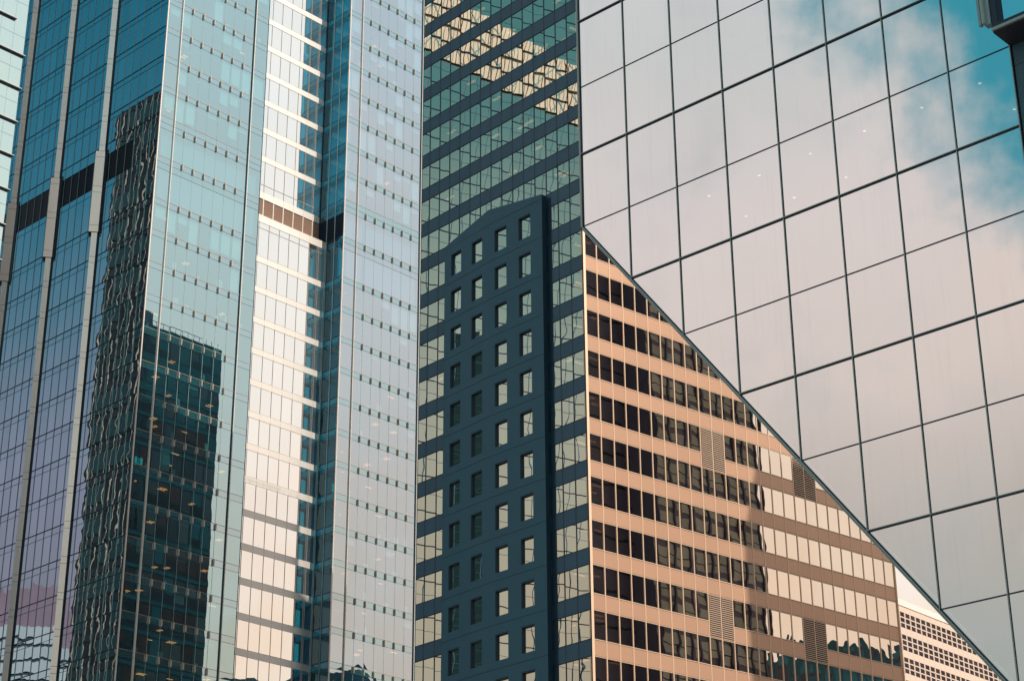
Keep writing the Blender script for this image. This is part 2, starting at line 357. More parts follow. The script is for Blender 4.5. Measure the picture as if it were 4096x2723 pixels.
for k in range(len(LV)-1):
    z1, z0 = LV[k], LV[k+1]
    mechf = k in (10, 11)
    for cols in (colsC, colsF):
        if mechf:
            t1.part('inner_wall', MB().box(C, cols[0]+.06, cols[-1]-.1, z0, z1-.1, -.9, -.6), M['ceil']); continue
        interior(t1, C, cols[0], cols[-1], z1, z0, 6.0, lampn=(1 if z1 > 90 else 3))
        for i in range(len(cols)-1):
            u0, u1 = cols[i], cols[i+1]
            if random.random() < (.42 if z1 > 104 else .12): t1.part('light_shelf', MB().box(C, u0+.1, u1-.1, z1-1.0, z1-.90, -.75, -.55), M['blind'])
            pr = .56 if z1 > 104 else .10
            if random.random() < pr*(1.35 if i > 4 else .8):
                h = random.choice([.35, .5, 1.0, 1.4, 1.9, 2.6, 3.0]) if z1 > 104 else random.choice([.4, .9, 2.8])
                t1.part('blind', MB().pane(C, u0+.12, u1-.12, z1-.82-h, z1-.82, -.28), M['blind'])
            elif random.random() < (.30 if z1 < 104 else .16):
                ww = random.choice([.3, .45, .7]); uu = random.uniform(u0+.1, u1-ww-.1); hh = random.uniform(.5, 1.5)
                t1.part('wall_panel', MB().box(C, uu, uu+ww, z0+.05, z0+hh, -.9, -.75), M['blind'])
# recessed white slot
nout = C.n
DU = Wall((C.O - nout*4.55)[:2], 43.472); DL = Wall((C.O - nout*3.10)[:2], 43.472)
DU.n = nout.copy(); DL.n = nout.copy()
colsD = [15.1, 16.15, 17.72, 19.31, 20.9, 22.46, 24.06, 25.66, 27.2, 28.41]
def slot(w, cols, z1, z0, top=.78):
    for i in range(len(cols)-1):
        u0, u1 = cols[i], cols[i+1]
        t1.part('white_panel', MB().box(w, u0+.012, u1-.012, z1-top, z1, -.1, .05, rnd=random.random()), M['white_span'])
        t1.part('slot_window', MB().pane(w, u0, u1, z0, z1-top, 0), M['d_glass'])
    t1.part('slot_transom', MB().box(w, cols[0], cols[-1], z1-.02, z1+.02, -.05, .055), M['line_d'])
for k in range(len(LV)-1):
    z1, z0 = LV[k], LV[k+1]
    if k < 10: slot(DU, colsD, z1, z0)
    elif k == 10: pass
    elif k > 11: slot(DL, colsD, z1, z0)
for i in range(len(colsD)-1):   # mechanical storeys of the slot
    u0, u1 = colsD[i], colsD[i+1]
    t1.part('white_panel', MB().box(DU, u0+.01, u1-.01, 113.12, 114.03, -.1, .05), M['white_span'])
    t1.part('slot_window', MB().pane(DU, u0, u1, 114.03, 115.05, 0), M['d_glass'])
    t1.part('white_panel', MB().box(DL, u0+.01, u1-.01, 108.93, 109.86, -.1, .05), M['white_span'])
    t1.part('slot_window', MB().pane(DL, u0, u1, 108.15, 108.93, 0), M['d_glass'])
    t1.part('slot_window', MB().pane(DL, u0, u1, LV[12], 108.15, 0), M['d_glass'])
    q = MB().box(DU, u0+.08, u1-.02, 109.86, 113.12, -.3, -.25, mi=0)
    t1.part('louvre_backing', q, M['louvre_dark'])
    q = MB(); z = 109.95
    while z < 113.05:
        q.box(DU, u0+.1, u1-.04, z, z+.085, -.24, .0, rnd=.5); z += .155
    t1.part('louvre_panel', q, M['louvre']); vert(DU, u0+.03, 109.86, 113.12, .11, -.2, .03, M['white_span'], 'louvre_post')
t1.part('slot_transom', MB().box(DL, colsD[0], colsD[-1], 108.13, 108.17, .002, .04), M['line_c'])
t1.part('slot_transom', MB().box(DU, colsD[0], colsD[-1], 115.02, 115.08, .002, .04), M['line_c'])
t1.part('slot_sill', MB().box(DL, colsD[0], colsD[-1], 109.86, 109.93, -1.4, .06), M['white_span'])
for u in colsD[1:-1]:
    vert(DU, u, 113.12, TOPZ, .022, .002, .053, M['line_d'], 'slot_mullion'); vert(DL, u, BOTZ, 109.86, .022, .002, .053, M['line_d'], 'slot_mullion')
t1.part('louvre_screen', MB().box(Wall(C.p(28.40, 0)[:2], -46.528), .0, 4.5, 109.95, 113.1, .01, .06), solid('deep_navy_screen', (.012, .028, .05), .9, spec=.05))
# the return of the right block, facing left into the slot
RW = Wall(C.p(28.41, 0)[:2], -46.528); RW.n = -C.d.copy()
for k in range(len(LV)-1):
    z1, z0 = LV[k], LV[k+1]; dep = 4.55 if k < 11 else 3.1
    if k == 11: z1 = 109.86
    for a, b in ((0, 1.5), (1.5, 3.0), (3.0, dep)):
        if b - a < .2: continue
        t1.part('return_window', MB().pane(RW, a, b, z0, z1-.76, 0), M['r_glass'])
        t1.part('return_spandrel', MB().pane(RW, a, b, z1-.76, z1, 0), M['r_glass'])
    t1.part('return_transom', MB().box(RW, .05, dep, z1-.04, z1+.04, .003, .04), M['trim_dark'])
    t1.part('return_transom', MB().box(RW, .05, dep, z1-.79, z1-.76, .003, .03), M['trim_dark'])
    t1.part('return_core', MB().box(RW, .3, dep, z1-.85, z1-.15, -6, -.2), M['teal_wall'])
    t1.part('return_room', MB().box(RW, .3, dep, z0, z1-.9, -4, -3.8), M['teal_wall'])
t1.part('return_backing', MB().box(RW, .1, 4.3, 113.2, TOPZ, -.75, -.7), M['teal_back']); t1.part('return_backing', MB().box(RW, .1, 2.9, BOTZ, 109.0, -.75, -.7), M['teal_back2'])
for u in (1.5, 3.0): t1.part('return_mullion', MB().box(RW, u-.05, u+.05, BOTZ, TOPZ, .004, .09), M['mull_c'])
t1.part('slot_corner', MB().box(DU, 28.30, 28.41, 109.9, TOPZ, .002, .07), M['trim_dark'])
# solid core behind everything, so that nothing looks through
def ring(pts): return [Vector((q[0], q[1])) for q in pts]
p = lambda w, u, n: w.p(u, 0, n)[:2]
core = MB().prism([p(C, 7, -6.4), p(C, 41.3, -6.4), p(C, 41.3, -26), p(C, 7, -26)], GZ, TOPZ)
core.prism([p(B, .6, -.5) if 0 else p(C, .9, -6.3), p(C, 7, -6.3), p(C, 7, -30), p(C, .9, -30)], GZ, TOPZ)
t1.part('core', core, M['iwall'])
low = MB().prism([p(C, 0, 0), p(C, 15.1, 0), p(C, 15.1, -4.6), p(C, 28.41, -4.6), p(C, 28.41, 0), p(C, 41.51, 0), p(C, 41.51, -30), p(C, 0, -30)], GZ, BOTZ-.02)
low.prism([p(C, 0, 0), p(C, 15.1, 0), p(C, 15.1, -4.6), p(C, 28.41, -4.6), p(C, 28.41, 0), p(C, 41.51, 0), p(C, 41.51, -47), p(C, 0, -47)], TOPZ, TOPZ+1.2)
t1.part('plain_shaft', low, M['b_glass'])
t1.part('end_wall', MB().prism([p(C, 41.40, -.02), p(C, 41.50, -.02), p(C, 41.50, -47), p(C, 41.40, -47)], BOTZ, TOPZ), M['iwall'])
t1.part('end_wall', MB().prism([p(C, 15.0, -.05), p(C, 15.09, -.05), p(C, 15.09, -4.6), p(C, 15.0, -4.6)], BOTZ, TOPZ), M['iwall'])
# left face with pilasters
PIL = [(10.00, 10.40, 11.68), (19.28, 19.69, 20.99), (28.57, 28.95, 30.33), (37.85, 38.23, 39.6)]
colsB = [0, 1.42, 3.03, 4.6, 6.17, 7.74, 9.27, 10.2]
for s in range(3):
    b0 = PIL[s][2]; colsB += [b0-.3] + [b0+.71+1.53*j for j in range(5)] + [PIL[s+1][0]+.2]
for k in range(len(LV)-1):
    z1, z0 = LV[k], LV[k+1]
    for i in range(len(colsB)-1):
        u0, u1 = colsB[i], colsB[i+1]
        if k == 11:      # mechanical storey: dark screen framed by glass above and below
            t1.part('side_window', MB().pane(B, u0, u1, z1-.0, z1+0.001, 0), M['b_glass'])
            t1.part('mechanical_screen', MB().box(B, u0+.03, u1-.03, 105.9+3.9, 113.56, -.02, .03) if 0 else MB().pane(B, u0, u1, z0, z1, 0), M['b_glass'])
        elif k == 10:
            t1.part('side_window', MB().pane(B, u0, u1, 113.6, z1, 0), M['b_glass'])
            sc = MB().box(B, u0+.02, u1-.02, 109.75, 113.6, -.12, -.06)
            if u0 < 4.0: t1.part('side_window', MB().pane(B, u0, u1, 109.75, 113.6, 0), M['b_glass'])
            else: t1.part('mechanical_screen', sc, M['mech'])
        else:
            t1.part('side_window', MB().pane(B, u0, u1, z0, z1, 0), M['b_glass'])
    if k not in (11,):
        t1.part('side_transom', MB().box(B, .07, 40, z1-.04, z1+.04, .002, .05), M['side_line'])
    if k != 10: t1.part('side_transom', MB().box(B, .07, 40, z1-.80, z1-.77, .002, .03), M['side_line'])
for i, u in enumerate(colsB[1:]):
    if any(a-.35 < u < c+.35 for a, _, c in PIL): continue
    t1.part('side_mullion', MB().box(B, u-.03, u+.03, BOTZ, TOPZ, .004, .05), M['mull_teal'])
pd = dv(81.5)
def pil_width(ua, ub):
    """Length of the turned face whose right edge is at ua on the wall and whose left edge the photo shows over ub."""
    tx, ty = project(B.p(ub, 130)); Rp = B.p(ua, 130); lo, hi = .05, 4
    for _ in range(40):
        mid = (lo+hi)/2; x, y = project(Rp - pd*mid)
        if x > tx + (y-ty)*(tx-1967)/16510: lo = mid
        else: hi = mid
    return lo
def pilaster(ua, ub, uc, z0, z1, mat, joints, pname):
    """Triangular in plan: a face turned towards the street, running back into the wall; a flat navy strip for the shade on its right."""
    w_ = pil_width(ub, uc); Rr = Vector(B.p(ub, 0, .02)[:2]); V = Rr - Vector(pd[:2])*w_; L_ = Vector(B.p(uc-.15, 0)[:2])
    q = MB(); zz = [z0] + [j for j in joints if z0 < j < z1] + [z1]
    for a, b in zip(zz[:-1], zz[1:]): q.prism([L_, V, Rr], a+.02, b-.02)
    c_ = (L_+V+Rr)/3; bk = MB().prism([c_+(k-c_)*.93 for k in (L_, V, Rr)], z0+.01, z1-.01)
    t1.part(pname, q, mat, [('pilaster_joint', bk, M['shade_line'])])
    t1.part('pilaster_shade_strip', MB().box(B, ua, ub, z0-.35, z1, .004, .055), M['navy'])  # shade beside the pilaster, drawn as a flat navy strip
J = sorted([z for z in LV] + [z-.78 for z in LV])
for ua, ub, uc in PIL:
    pilaster(ua, ub, uc, BOTZ, 103.5, M['pil'], J, 'pilaster'); pilaster(ua, ub, uc, 114.2, TOPZ, M['pil'], J, 'pilaster')
    pilaster(ua-.35, ub-.13, uc+.64, 103.5, 114.2, M['pil2'], [104.4, 108.7, 109.5, 113.4], 'pilaster_casing')
t1.part('side_backing', MB().prism([p(B, .1, -.16), p(B, 40, -.16), p(B, 40, -.6), p(B, .1, -.6)], BOTZ, TOPZ), M['idark'])
t1.finish()

# poster with a letter in the corner office
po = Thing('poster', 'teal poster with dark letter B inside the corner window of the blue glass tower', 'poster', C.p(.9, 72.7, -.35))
q = MB().box(C, .42, 1.42, LV[20]+.12, LV[20]+.86, -.05, -.03); po.part('sheet', q, emit('glowing_teal_sheet', (.03, .75, .70), .75)); po.finish()  # glow added to the poster sheet so it reads bright through the glass
cu = bpy.data.curves.new('letter', 'FONT'); cu.body = 'B'; cu.size = .92; cu.offset = .012; cu.extrude = .006; cu.align_x = 'CENTER'; cu.align_y = 'CENTER'
tmp = bpy.data.objects.new('letter', cu); COL.objects.link(tmp)
dg = bpy.context.evaluated_depsgraph_get(); lme = bpy.data.meshes.new_from_object(tmp.evaluated_get(dg)); bpy.data.objects.remove(tmp)
lo_ = bpy.data.objects.new('letter', lme); COL.objects.link(lo_); lme.materials.clear(); lme.materials.append(M['navy'])
lo_.parent = po.e; ctr = C.p(.92, LV[20]+.49, -.02)
lo_.matrix_basis = Matrix(((C.d.x, 0, C.n.x, ctr.x-po.base.x), (C.d.y, 0, C.n.y, ctr.y-po.base.y), (0, 1, 0, ctr.z-po.base.z), (0, 0, 0, 1)))

# ------------------------------------------------------------------ office building, shaded left face and sunlit peach face
OG = (6.39, 153.84)
G = Wall(OG, -42.822); H = Wall(OG, 50.379)
gh = Thing('office_building', 'office building with dark shaded left face and sunlit peach right face banded with windows', 'office building', (10, 165, GZ))
WT = [76.30+3.9*k for k in range(10, -12, -1)]        # window-head levels
GW, HW, TOPG = 22.62, 39.42, 118.3
BOTG = WT[-1]-3.9
pitchG = 1.525
colsG = [.12] + [.18+1.39+pitchG*j for j in range(0, 14)] + [GW-.02]
colsH = [.16, 1.60] + [1.60+1.511*j for j in range(1, 26)]; colsH = [u for u in colsH if u < HW-.4] + [HW-.1]
bayu0, bayu1 = 4.53, 14.1
for zt in WT:
    zb = zt-2.48
    for i in range(len(colsG)-1):
        u0, u1 = colsG[i], colsG[i+1]
        hid = zt < 84.5 and u0 >= bayu0-.1 and u1 <= bayu1+.3 and u0 < 13.0
        if not hid:
            a = max(u0, bayu0-1e9)
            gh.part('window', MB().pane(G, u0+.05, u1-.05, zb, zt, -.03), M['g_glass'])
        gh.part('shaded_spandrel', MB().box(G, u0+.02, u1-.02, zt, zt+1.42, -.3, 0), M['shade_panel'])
    for i in range(len(colsH)-1):
        u0, u1 = colsH[i], colsH[i+1]
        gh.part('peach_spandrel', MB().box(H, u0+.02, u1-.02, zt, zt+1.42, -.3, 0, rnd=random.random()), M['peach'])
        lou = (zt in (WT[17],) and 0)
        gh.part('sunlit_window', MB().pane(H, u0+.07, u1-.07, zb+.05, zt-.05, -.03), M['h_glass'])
    for w, W_, mt in ((G, GW, 'shade_line'), (H, HW, 'peach_mull')):
        for z in (zt, zb):
            gh.part('sill' if z == zb else 'head', MB().box(w, .12, W_-.02, z-.035, z+.035, -.2, .012), M[mt])
        if w is H:
            gh.part('joint', MB().box(H, .12, W_-.1, zt+.036, zt+.062, -.2, .02), M['peach_line'])
            gh.part('joint', MB().box(H, .12, W_-.1, zb-.062, zb-.036, -.2, .02), M['peach_line'])
    # interiors with lamps
    for (w, W_, m2) in ((G, GW, 'lamp3'), (H, HW, 'lamp3')):
        gh.part('floor_slab', MB().box(w, .8, W_-.3, zt+.12, zt+1.2, -5, -.4), M['idark'])
        gh.part('inner_wall', MB().box(w, .8, W_-.3, zb-.2, zt+.1, -5.3, -5), M['idark'])
        for k in range(3 if w is G else 2):
            u = random.uniform(.8, W_-1.6) if w is G else random.uniform(.9, 3); n = -random.uniform(1.0, 3.6)
            gh.part('ceiling_light', MB().box(w, u, u+1.1, zt+.06, zt+.11, n, n+.3), M[m2])
for u in colsG[1:-1]:
    za = 86.0 if bayu0 <= u <= 13.0 else BOTG
    gh.part('mullion', MB().box(G, u-.045, u+.045, za, 116.7, -.12, .008), M['shade_mull'])
for u in colsH[1:-1]: gh.part('peach_mullion', MB().box(H, u-.05, u+.05, BOTG, 116.7, -.14, .022), M['peach_mull'])
gh.part('corner_post', MB().prism([p(H, 0, 0), p(H, .20, .08), p(H, .20, -.3), p(H, 0, -.3)], BOTG, TOPG), M['peach_mull'])
gh.part('corner_post', MB().box(G, .0, .12, BOTG, TOPG, -.3, .03), M['shade_line'])
gh.part('corner_post', MB().box(H, HW-.12, HW, BOTG, TOPG, -.3, .09), M['peach_mull'])
# louvre panels on the sunlit face (two bays wide, window and the panel under it)
def nearcol(u): return min(range(len(colsH)), key=lambda i: abs(colsH[i]-u))
for u, zt in ((13.80, 64.6), (13.80, 49.0), (25.30, 64.6), (25.30, 49.0)):
    i = nearcol(u)
    for j in (i, i+1):
        u0, u1 = colsH[j], colsH[j+1]; q = MB(); z = zt-3.9+.07
        while z < zt-.08: q.box(H, u0+.09, u1-.09, z, z+.055, .017, .045, rnd=.4); z += .185
        gh.part('louvre_panel', q, M['peach_mull'], [('louvre_backing', MB().box(H, u0+.05, u1-.05, zt-3.88, zt-.02, -.06, .016), M['louvre_dark'])])
# projecting bay with punched windows
PJ = Vector(G.p(4.53, 0)); BO = PJ + (G.n*.57) + G.d*.12
BR = Wall(BO[:2], -43.9); FOLD = BR.p(7.2, 0); BL = Wall(FOLD[:2], -39.7)
endL = BL.p(6.68, 0)
def punched(w, ua, ub, wins, ztop0, ztop1, u_top0, u_top1):
    """wall strip ua..ub with openings, storey by storey; slanted parapet."""
    rec = .22
    for k, zt in enumerate([84.1-3.9*j for j in range(0, 13)]):
        zj = zt+.87; zb = zt-2.33; zl = zj-3.9
        xs = [ua]
        for a, b in wins: xs += [a, b]
        xs.append(ub)
        q = MB()
        for i in range(0, len(xs)-1, 2): q.box(w, xs[i], xs[i+1], zb, zt, -rec-.1, 0, rnd=.5)
        q.box(w, ua, ub, zt, zj-.02, -rec-.1, 0, rnd=.5); q.box(w, ua, ub, zl+.02, zb, -rec-.1, 0, rnd=.5)
        gh.part('bay_wall', q, M['shade_panel2'])
        gh.part('bay_joint', MB().box(w, ua, ub, zj-.021, zj+.021, -rec-.1, -.03), M['shade_line'])
        for a, b in wins:
            gh.part('bay_window', MB().pane(w, a, b, zb, zt, -rec), M['g_glass'], [('reveal', MB().box(w, b-.10, b, zb, zt, -rec+.01, -.012).box(w, a, b-.10, zt-.12, zt, -rec+.01, -.012), M['navy'])])
    zj = 84.97
    q = MB(); A0, A1 = w.p(ua, zj+.02), w.p(ub, zj+.02); T0, T1_ = w.p(ua, ztop0), w.p(ub, ztop1)
    B0, B1 = w.p(ua, zj+.02, -rec-.1), w.p(ub, zj+.02, -rec-.1); S0, S1 = w.p(ua, ztop0, -1.2), w.p(ub, ztop1, -1.2)
    q.quad([A0, A1, T1_, T0], .5); q.quad([T0, T1_, S1, S0], .5); gh.part('bay_parapet', q, M['shade_panel2'])
punched(BR, 0, 7.2, [(1.54, 3.13), (4.75, 6.36)], 85.45, 86.6, 0, 7.2)
punched(BL, 0, 6.68, [(.93, 2.52), (4.14, 5.72)], 86.6, 85.3, 0, 7)
gh.part('bay_side', MB().prism([p(BR, 0, -.0), p(BR, .0, -.9), p(BR, -.02, -.9), p(BR, -.02, 0)], BOTG, 85.4), M['navy'])
gh.part('bay_side', MB().prism([p(BL, 6.68, 0), p(BL, 6.70, 0), p(BL, 6.70, -1.2), p(BL, 6.68, -1.2)], BOTG, 85.3), M['navy'])
gh.part('bay_side', MB().box(G, 4.0, 4.56, BOTG, 85.1, -.09, .012), M['navy'])
bc = G
gh.part('bay_core', MB().prism([p(BR, .1, -.34), p(BR, 7.15, -.34), p(BL, 6.6, -.34), p(G, 14.3, -.2), p(G, 5, -.2)], BOTG, 84.9), M['idark'])
gb = [p(G, .3, -.3), p(G, GW, -.3), p(G, GW, -4)]
Hend = Vector(p(H, HW, 0)); gd = Vector(G.d[:2])
ft = [p(G, 0, 0), p(G, GW, 0), tuple(Hend + gd*6.0), p(H, HW, 0)]
gh.part('plain_shaft', MB().prism(ft, GZ, BOTG-.02), M['shade_panel']); gh.part('roof', MB().prism(ft, 116.73, TOPG), M['shade_panel'])
cen = Vector((sum(a[0] for a in ft)/4, sum(a[1] for a in ft)/4))
inn = [tuple(cen + (Vector(a)-cen)*.62) for a in ft]
gh.part('core', MB().prism(inn, BOTG, TOPG-1), M['idark'])
gh.part('rear_wall', MB().prism([ft[1], ft[2], tuple(Vector(ft[2])*.99+cen*.01), tuple(Vector(ft[1])*.99+cen*.01)], BOTG, TOPG-1), M['shade_panel'])
gh.part('rear_wall', MB().prism([ft[3], ft[2], tuple(Vector(ft[2])*.99+cen*.01), tuple(Vector(ft[3])*.99+cen*.01)], BOTG, TOPG-1), M['peach'])
gh.finish()

# ------------------------------------------------------------------ near glass facade with a slanting lower edge
KO = (1.559+0, 44.973)
v = RT*((2316-2048)/F0) - UP*((200-1361.5)/F0) + FW; hd = math.hypot(v.x, v.y); KO = (v.x*45/hd, v.y*45/hd)
K = Wall(KO, -47.325)
kb = Thing('glass_building', 'large mirrored glass facade with dark square grid, its lower edge cut on a long slant', 'glass building', (K.p(-8, 0)[0], K.p(-8, 0)[1], GZ))
CW = 1.567
rows = [(31.95, 0), (29.85, 1), (27.75, 0), (25.67, 1), (23.52, 0), (21.48, 1), (19.44, 0), (17.40, 1), (15.34, 0), (13.30, 1), (11.25, 0), (9.2, 1), (7.15, 0)]
rz = [r[0] for r in rows]
NC = 8
def diag(u): return 23.52 - (-u)/CW*2.045      # height of the slanting edge at u (u negative to the right)
for i in range(NC):
    ua, ub = -CW*i, -CW*(i+1)
    for j in range(len(rz)-1):
        z1, z0 = rz[j], rz[j+1]
        d0, d1 = diag(ua), diag(ub)
        if z1 <= d1+.02: continue
        if z0 >= d0-.03: pts = [(ua, z0), (ub, z0), (ub, z1), (ua, z1)]
        elif z1 > d0-.1: pts = [(ua, d0), (ub, d1), (ub, z1), (ua, z1)]
        else: continue
        kb.part('window', MB().quad([K.p(u, z) for u, z in pts], uv=[(0, 0), (1, 0), (1, 1), (0, 1)]), M['k_glass'])
for i in range(0, NC+1):
    u = -CW*i; zb = diag(u) if i else 23.5
    if i == 8: u = -12.54
    zt = 34
    if i == 0:
        kb.part('edge_trim', MB().box(K, -.01, .045, 23.5, 34, -.25, .05), M['k_mull']); kb.part('gasket', MB().box(K, -.03, -.011, 23.5, 34, -.1, .03), M['k_dark']); continue
    kb.part('mullion', MB().box(K, u-.008, u+.014, zb, zt, .013, .035), M['k_mull'])
    kb.part('gasket', MB().box(K, u-.019, u+.019, zb, zt, -.1, .012), M['k_dark'])
for z, thick in rows:
    ue = -min(12.52, max(0, (23.52-z)/2.045*CW)) if z < 23.5 else 0
    if ue < -12.4: continue
    if thick:
        kb.part('transom', MB().box(K, -12.53, ue-.01, z+.002, z+.022, .036, .05), M['k_mull'])
        kb.part('gasket', MB().box(K, -12.53, ue-.0, z-.016, z+.028, -.1, .035), M['k_dark'])
    else: kb.part('gasket', MB().box(K, -12.53, ue, z-.015, z+.015, -.1, .010), M['k_dark'])
q = MB()      # slanting edge: gasket and pale trim with depth
def slant(a, b, n0, n1, mat, name):
    u0, u1 = 0, -13.5
    A = [K.p(u0, diag(u0)+a, n0), K.p(u1, diag(u1)+a, n0), K.p(u1, diag(u1)+b, n0), K.p(u0, diag(u0)+b, n0)]
    Bq = [K.p(u0, diag(u0)+a, n1), K.p(u1, diag(u1)+a, n1), K.p(u1, diag(u1)+b, n1), K.p(u0, diag(u0)+b, n1)]
    m_ = MB(); m_.quad(A); m_.quad(Bq[::-1])
    for k in range(4): m_.quad([A[k], Bq[k], Bq[(k+1) % 4], A[(k+1) % 4]])
    kb.part(name, m_, mat)
slant(-.005, .035, -.1, .03, M['k_dark'], 'slanting_gasket'); slant(-.115, -.008, -.35, .05, M['k_mull'], 'slanting_edge_trim'); slant(-.07, -.058, -.3, .053, M['k_dark'], 'slanting_gasket')
kb.part('inner_wall', MB().quad([K.p(0, 23.6, -.1), K.p(0, 20.95, -5.6), K.p(0, 40, -5.6), K.p(0, 40, -.1)]), M['idark'])
# inside: dark ceilings with downlights, walls
CEI = 25.35
kb.part('inner_wall', MB().quad([K.p(-13.5, 24.4, -5.6), K.p(1.0, 24.4, -5.6), K.p(1.0, 40, -5.6), K.p(-13.5, 40, -5.6)]), M['idark'])
kb.part('inner_wall', MB().quad([K.p(-12.5, diag(-12.5)+.1, -.2), K.p(-1.63, 21.44, -.2), K.p(-12.5, 21.44, -.2)], uv=[(0, 0)]*3), M['idark'])
kb.part('ceiling', MB().box(K, -12.5, .0, CEI, CEI+.2, -5.65, -.2), M['idark'])
for (px, py) in [(3919, 335), (3687, 431), (3458, 525), (3241, 616), (4057, 438), (3385, 709), (3177, 791), (3036, 703), (2836, 784), (2984, 866)]:
    v = RT*((px-2048)/F0) - UP*((py-1361.5)/F0) + FW; P_ = v*((CEI-.03)/v.z)
    a = 2*pi/10; kb.part('downlight', MB().quad([(P_.x+.045*cos(a*k), P_.y+.045*sin(a*k), P_.z) for k in range(10)], uv=[(0, 0)]*10), M['lamp2'])
# rear slab edge (underside of the slanting facade) and granite pier on the right
gp = MB()
for k, (a, b) in enumerate([(-12.58, -13.02), (-13.04, -13.30), (-13.32, -14.4), (-14.42, -15.5)]):
    for z in range(2, 12): gp.box(K, a, b, z*2.3+.006, (z+1)*2.3-.006 if z < 9 or 1 else 0, -3, -.02 if k != 1 else -.08)
kb.part('granite_pier', gp, M['granite'])
kb.part('granite_pier', MB().box(K, -12.58, -15.5, GZ, 4.6, -3, -.02), M['granite'])
# projecting glazed box with dark soffit
PZ = 23.52
v = RT*((3971-2048)/F0) - UP*((131.5-1361.5)/F0) + FW; Pc = v*(PZ/v.z); nb = (Pc - K.O); ub_ = nb.dot(K.d); nb_ = nb.dot(K.n)
kb.part('box_soffit', MB().box(K, ub_, -20, PZ, PZ+.12, -.1, nb_-.02), M['soffit'])
kb.part('box_soffit_panel', MB().box(K, ub_-.9, -20, PZ-.03, PZ, .5, nb_-.7), M['soffit'])
kb.part('box_trim', MB().box(K, ub_, -20, PZ+.03, PZ+.10, nb_-.03, nb_+.04), M['k_mull'])
kb.part('box_gasket', MB().box(K, ub_, -20, PZ+.10, PZ+.19, nb_-.05, nb_+.02), M['k_dark'])
kb.part('box_window', MB().pane(K, ub_-.3, -20, PZ+.19, 34, nb_), M['k_glass'])
kb.part('box_gasket', MB().box(K, ub_-.02, ub_-.16, PZ+.16, 34, nb_-.06, nb_+.01), M['k_dark'])
kb.part('box_window', MB().box(K, ub_-.16, ub_-.30, PZ+.19, 34, nb_-.06, nb_-.0), M['navy'])
kb.part('box_mullion', MB().box(K, ub_+.0, ub_+.15, PZ+.22, 34, nb_-.12, nb_+.05), M['mull_c'])
kb.part('box_mullion', MB().box(K, ub_+.10, ub_+.17, PZ+.24, 34, nb_+.05, nb_+.13).box(K, ub_+.20, ub_+.26, PZ+.24, 34, nb_+.0, nb_+.10), M['k_mull'])
kb.part('box_side', MB().box(K, ub_+.0, ub_-.05, PZ+.12, 34, -.1, nb_-.06), M['k_dark'])
kb.finish()

# ------------------------------------------------------------------ pale glass building at the left edge
v = RT*((117.7-2048)/F0) - UP*((0-1361.5)/F0) + FW; hd = math.hypot(v.x, v.y)
A = Wall((v.x*150/hd, v.y*150/hd), 42.994)
ab = Thing('pale_glass_building', 'pale mint glass building with thin cream ledges, at the left edge of the photo', 'building', (A.p(-4, 0)[0], A.p(-4, 0)[1], GZ))
AZL = [95.66+3.32*k for k in range(2, -22, -1)]
for k, z in enumerate(AZL):
    cc = [0, -1.15, -2.46, -3.8, -5.1, -6.4, -7.7, -9.0]
    for a, b in zip(cc[:-1], cc[1:]):
        ab.part('window', MB().pane(A, a, b, z-1.42, z, 0), M['a_glass']); ab.part('window', MB().pane(A, a, b, z-3.32, z-1.42, 0), M['a_glass'])
        ab.part('mullion', MB().box(A, b-.012, b+.012, z-3.32, z, .002, .015), M['mull_c'])
    ab.part('transom', MB().box(A, 0, -9, z-1.44, z-1.41, .002, .02), M['mull_c'])
    ue = -1.12 if k == 2 else .12
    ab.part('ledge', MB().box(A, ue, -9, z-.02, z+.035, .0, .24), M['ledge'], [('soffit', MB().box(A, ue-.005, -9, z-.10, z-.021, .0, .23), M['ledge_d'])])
ab.part('core', MB().box(A, -.0, -9, GZ, AZL[0]+2, -2.5, -.03), M['a_glass'])
ab.finish()

# ------------------------------------------------------------------ distant cream building with small square windows
v = RT*((3599-2048)/F0) - UP*((2445-1361.5)/F0) + FW; hd = math.hypot(v.x, v.y)
Jw = Wall((v.x*330/hd, v.y*330/hd), 41.88)
jb = Thing('cream_office_block', 'distant cream office block with bands of three rows of small square dark windows', 'office block', (Jw.p(20, 0)[0], Jw.p(20, 0)[1], GZ))
jb.part('coping', MB().box(Jw, -14, 60, 95.1, 96.2, -.8, .12), M['j_cop'])
for k in range(9):
    zt = 94.0-4.02*k
    jb.part('wall_band', MB().box(Jw, -14, 60, zt, zt+1.08 if k else 95.1, -.5, 0), M['j_wall'])
    for j in range(36):
        u = -12.1+1.735*j
        for r in range(3):
            z = zt-.98*r
            jb.part('window', MB().pane(Jw, u+.06, u+1.36, z-.77, z-.0, -.07), M['j_glass'])
    for r in (1, 2, 3): jb.part('window_rail', MB().box(Jw, -14, 60, zt-.98*r+(-.02 if r < 3 else -.0), zt-.98*r+.19, -.4, -.01), M['j_wall'])
for j in range(37):
    u = -12.1+1.735*j; jb.part('pier', MB().box(Jw, u-.36, u+.04, 55, 94.0, -.4, -.02), M['j_wall'])
    jb.part('joint', MB().box(Jw, u-.17, u-.13, 55, 96.1 if 0 else 95.08, -.1, .004), solid('panel_groove', (.62, .48, .38), .7) if j == 0 else bpy.data.materials['panel_groove'])
jb.part('body', MB().box(Jw, -14, 60, GZ, 95.6, -20, -.42), M['j_wall'])
jb.finish()

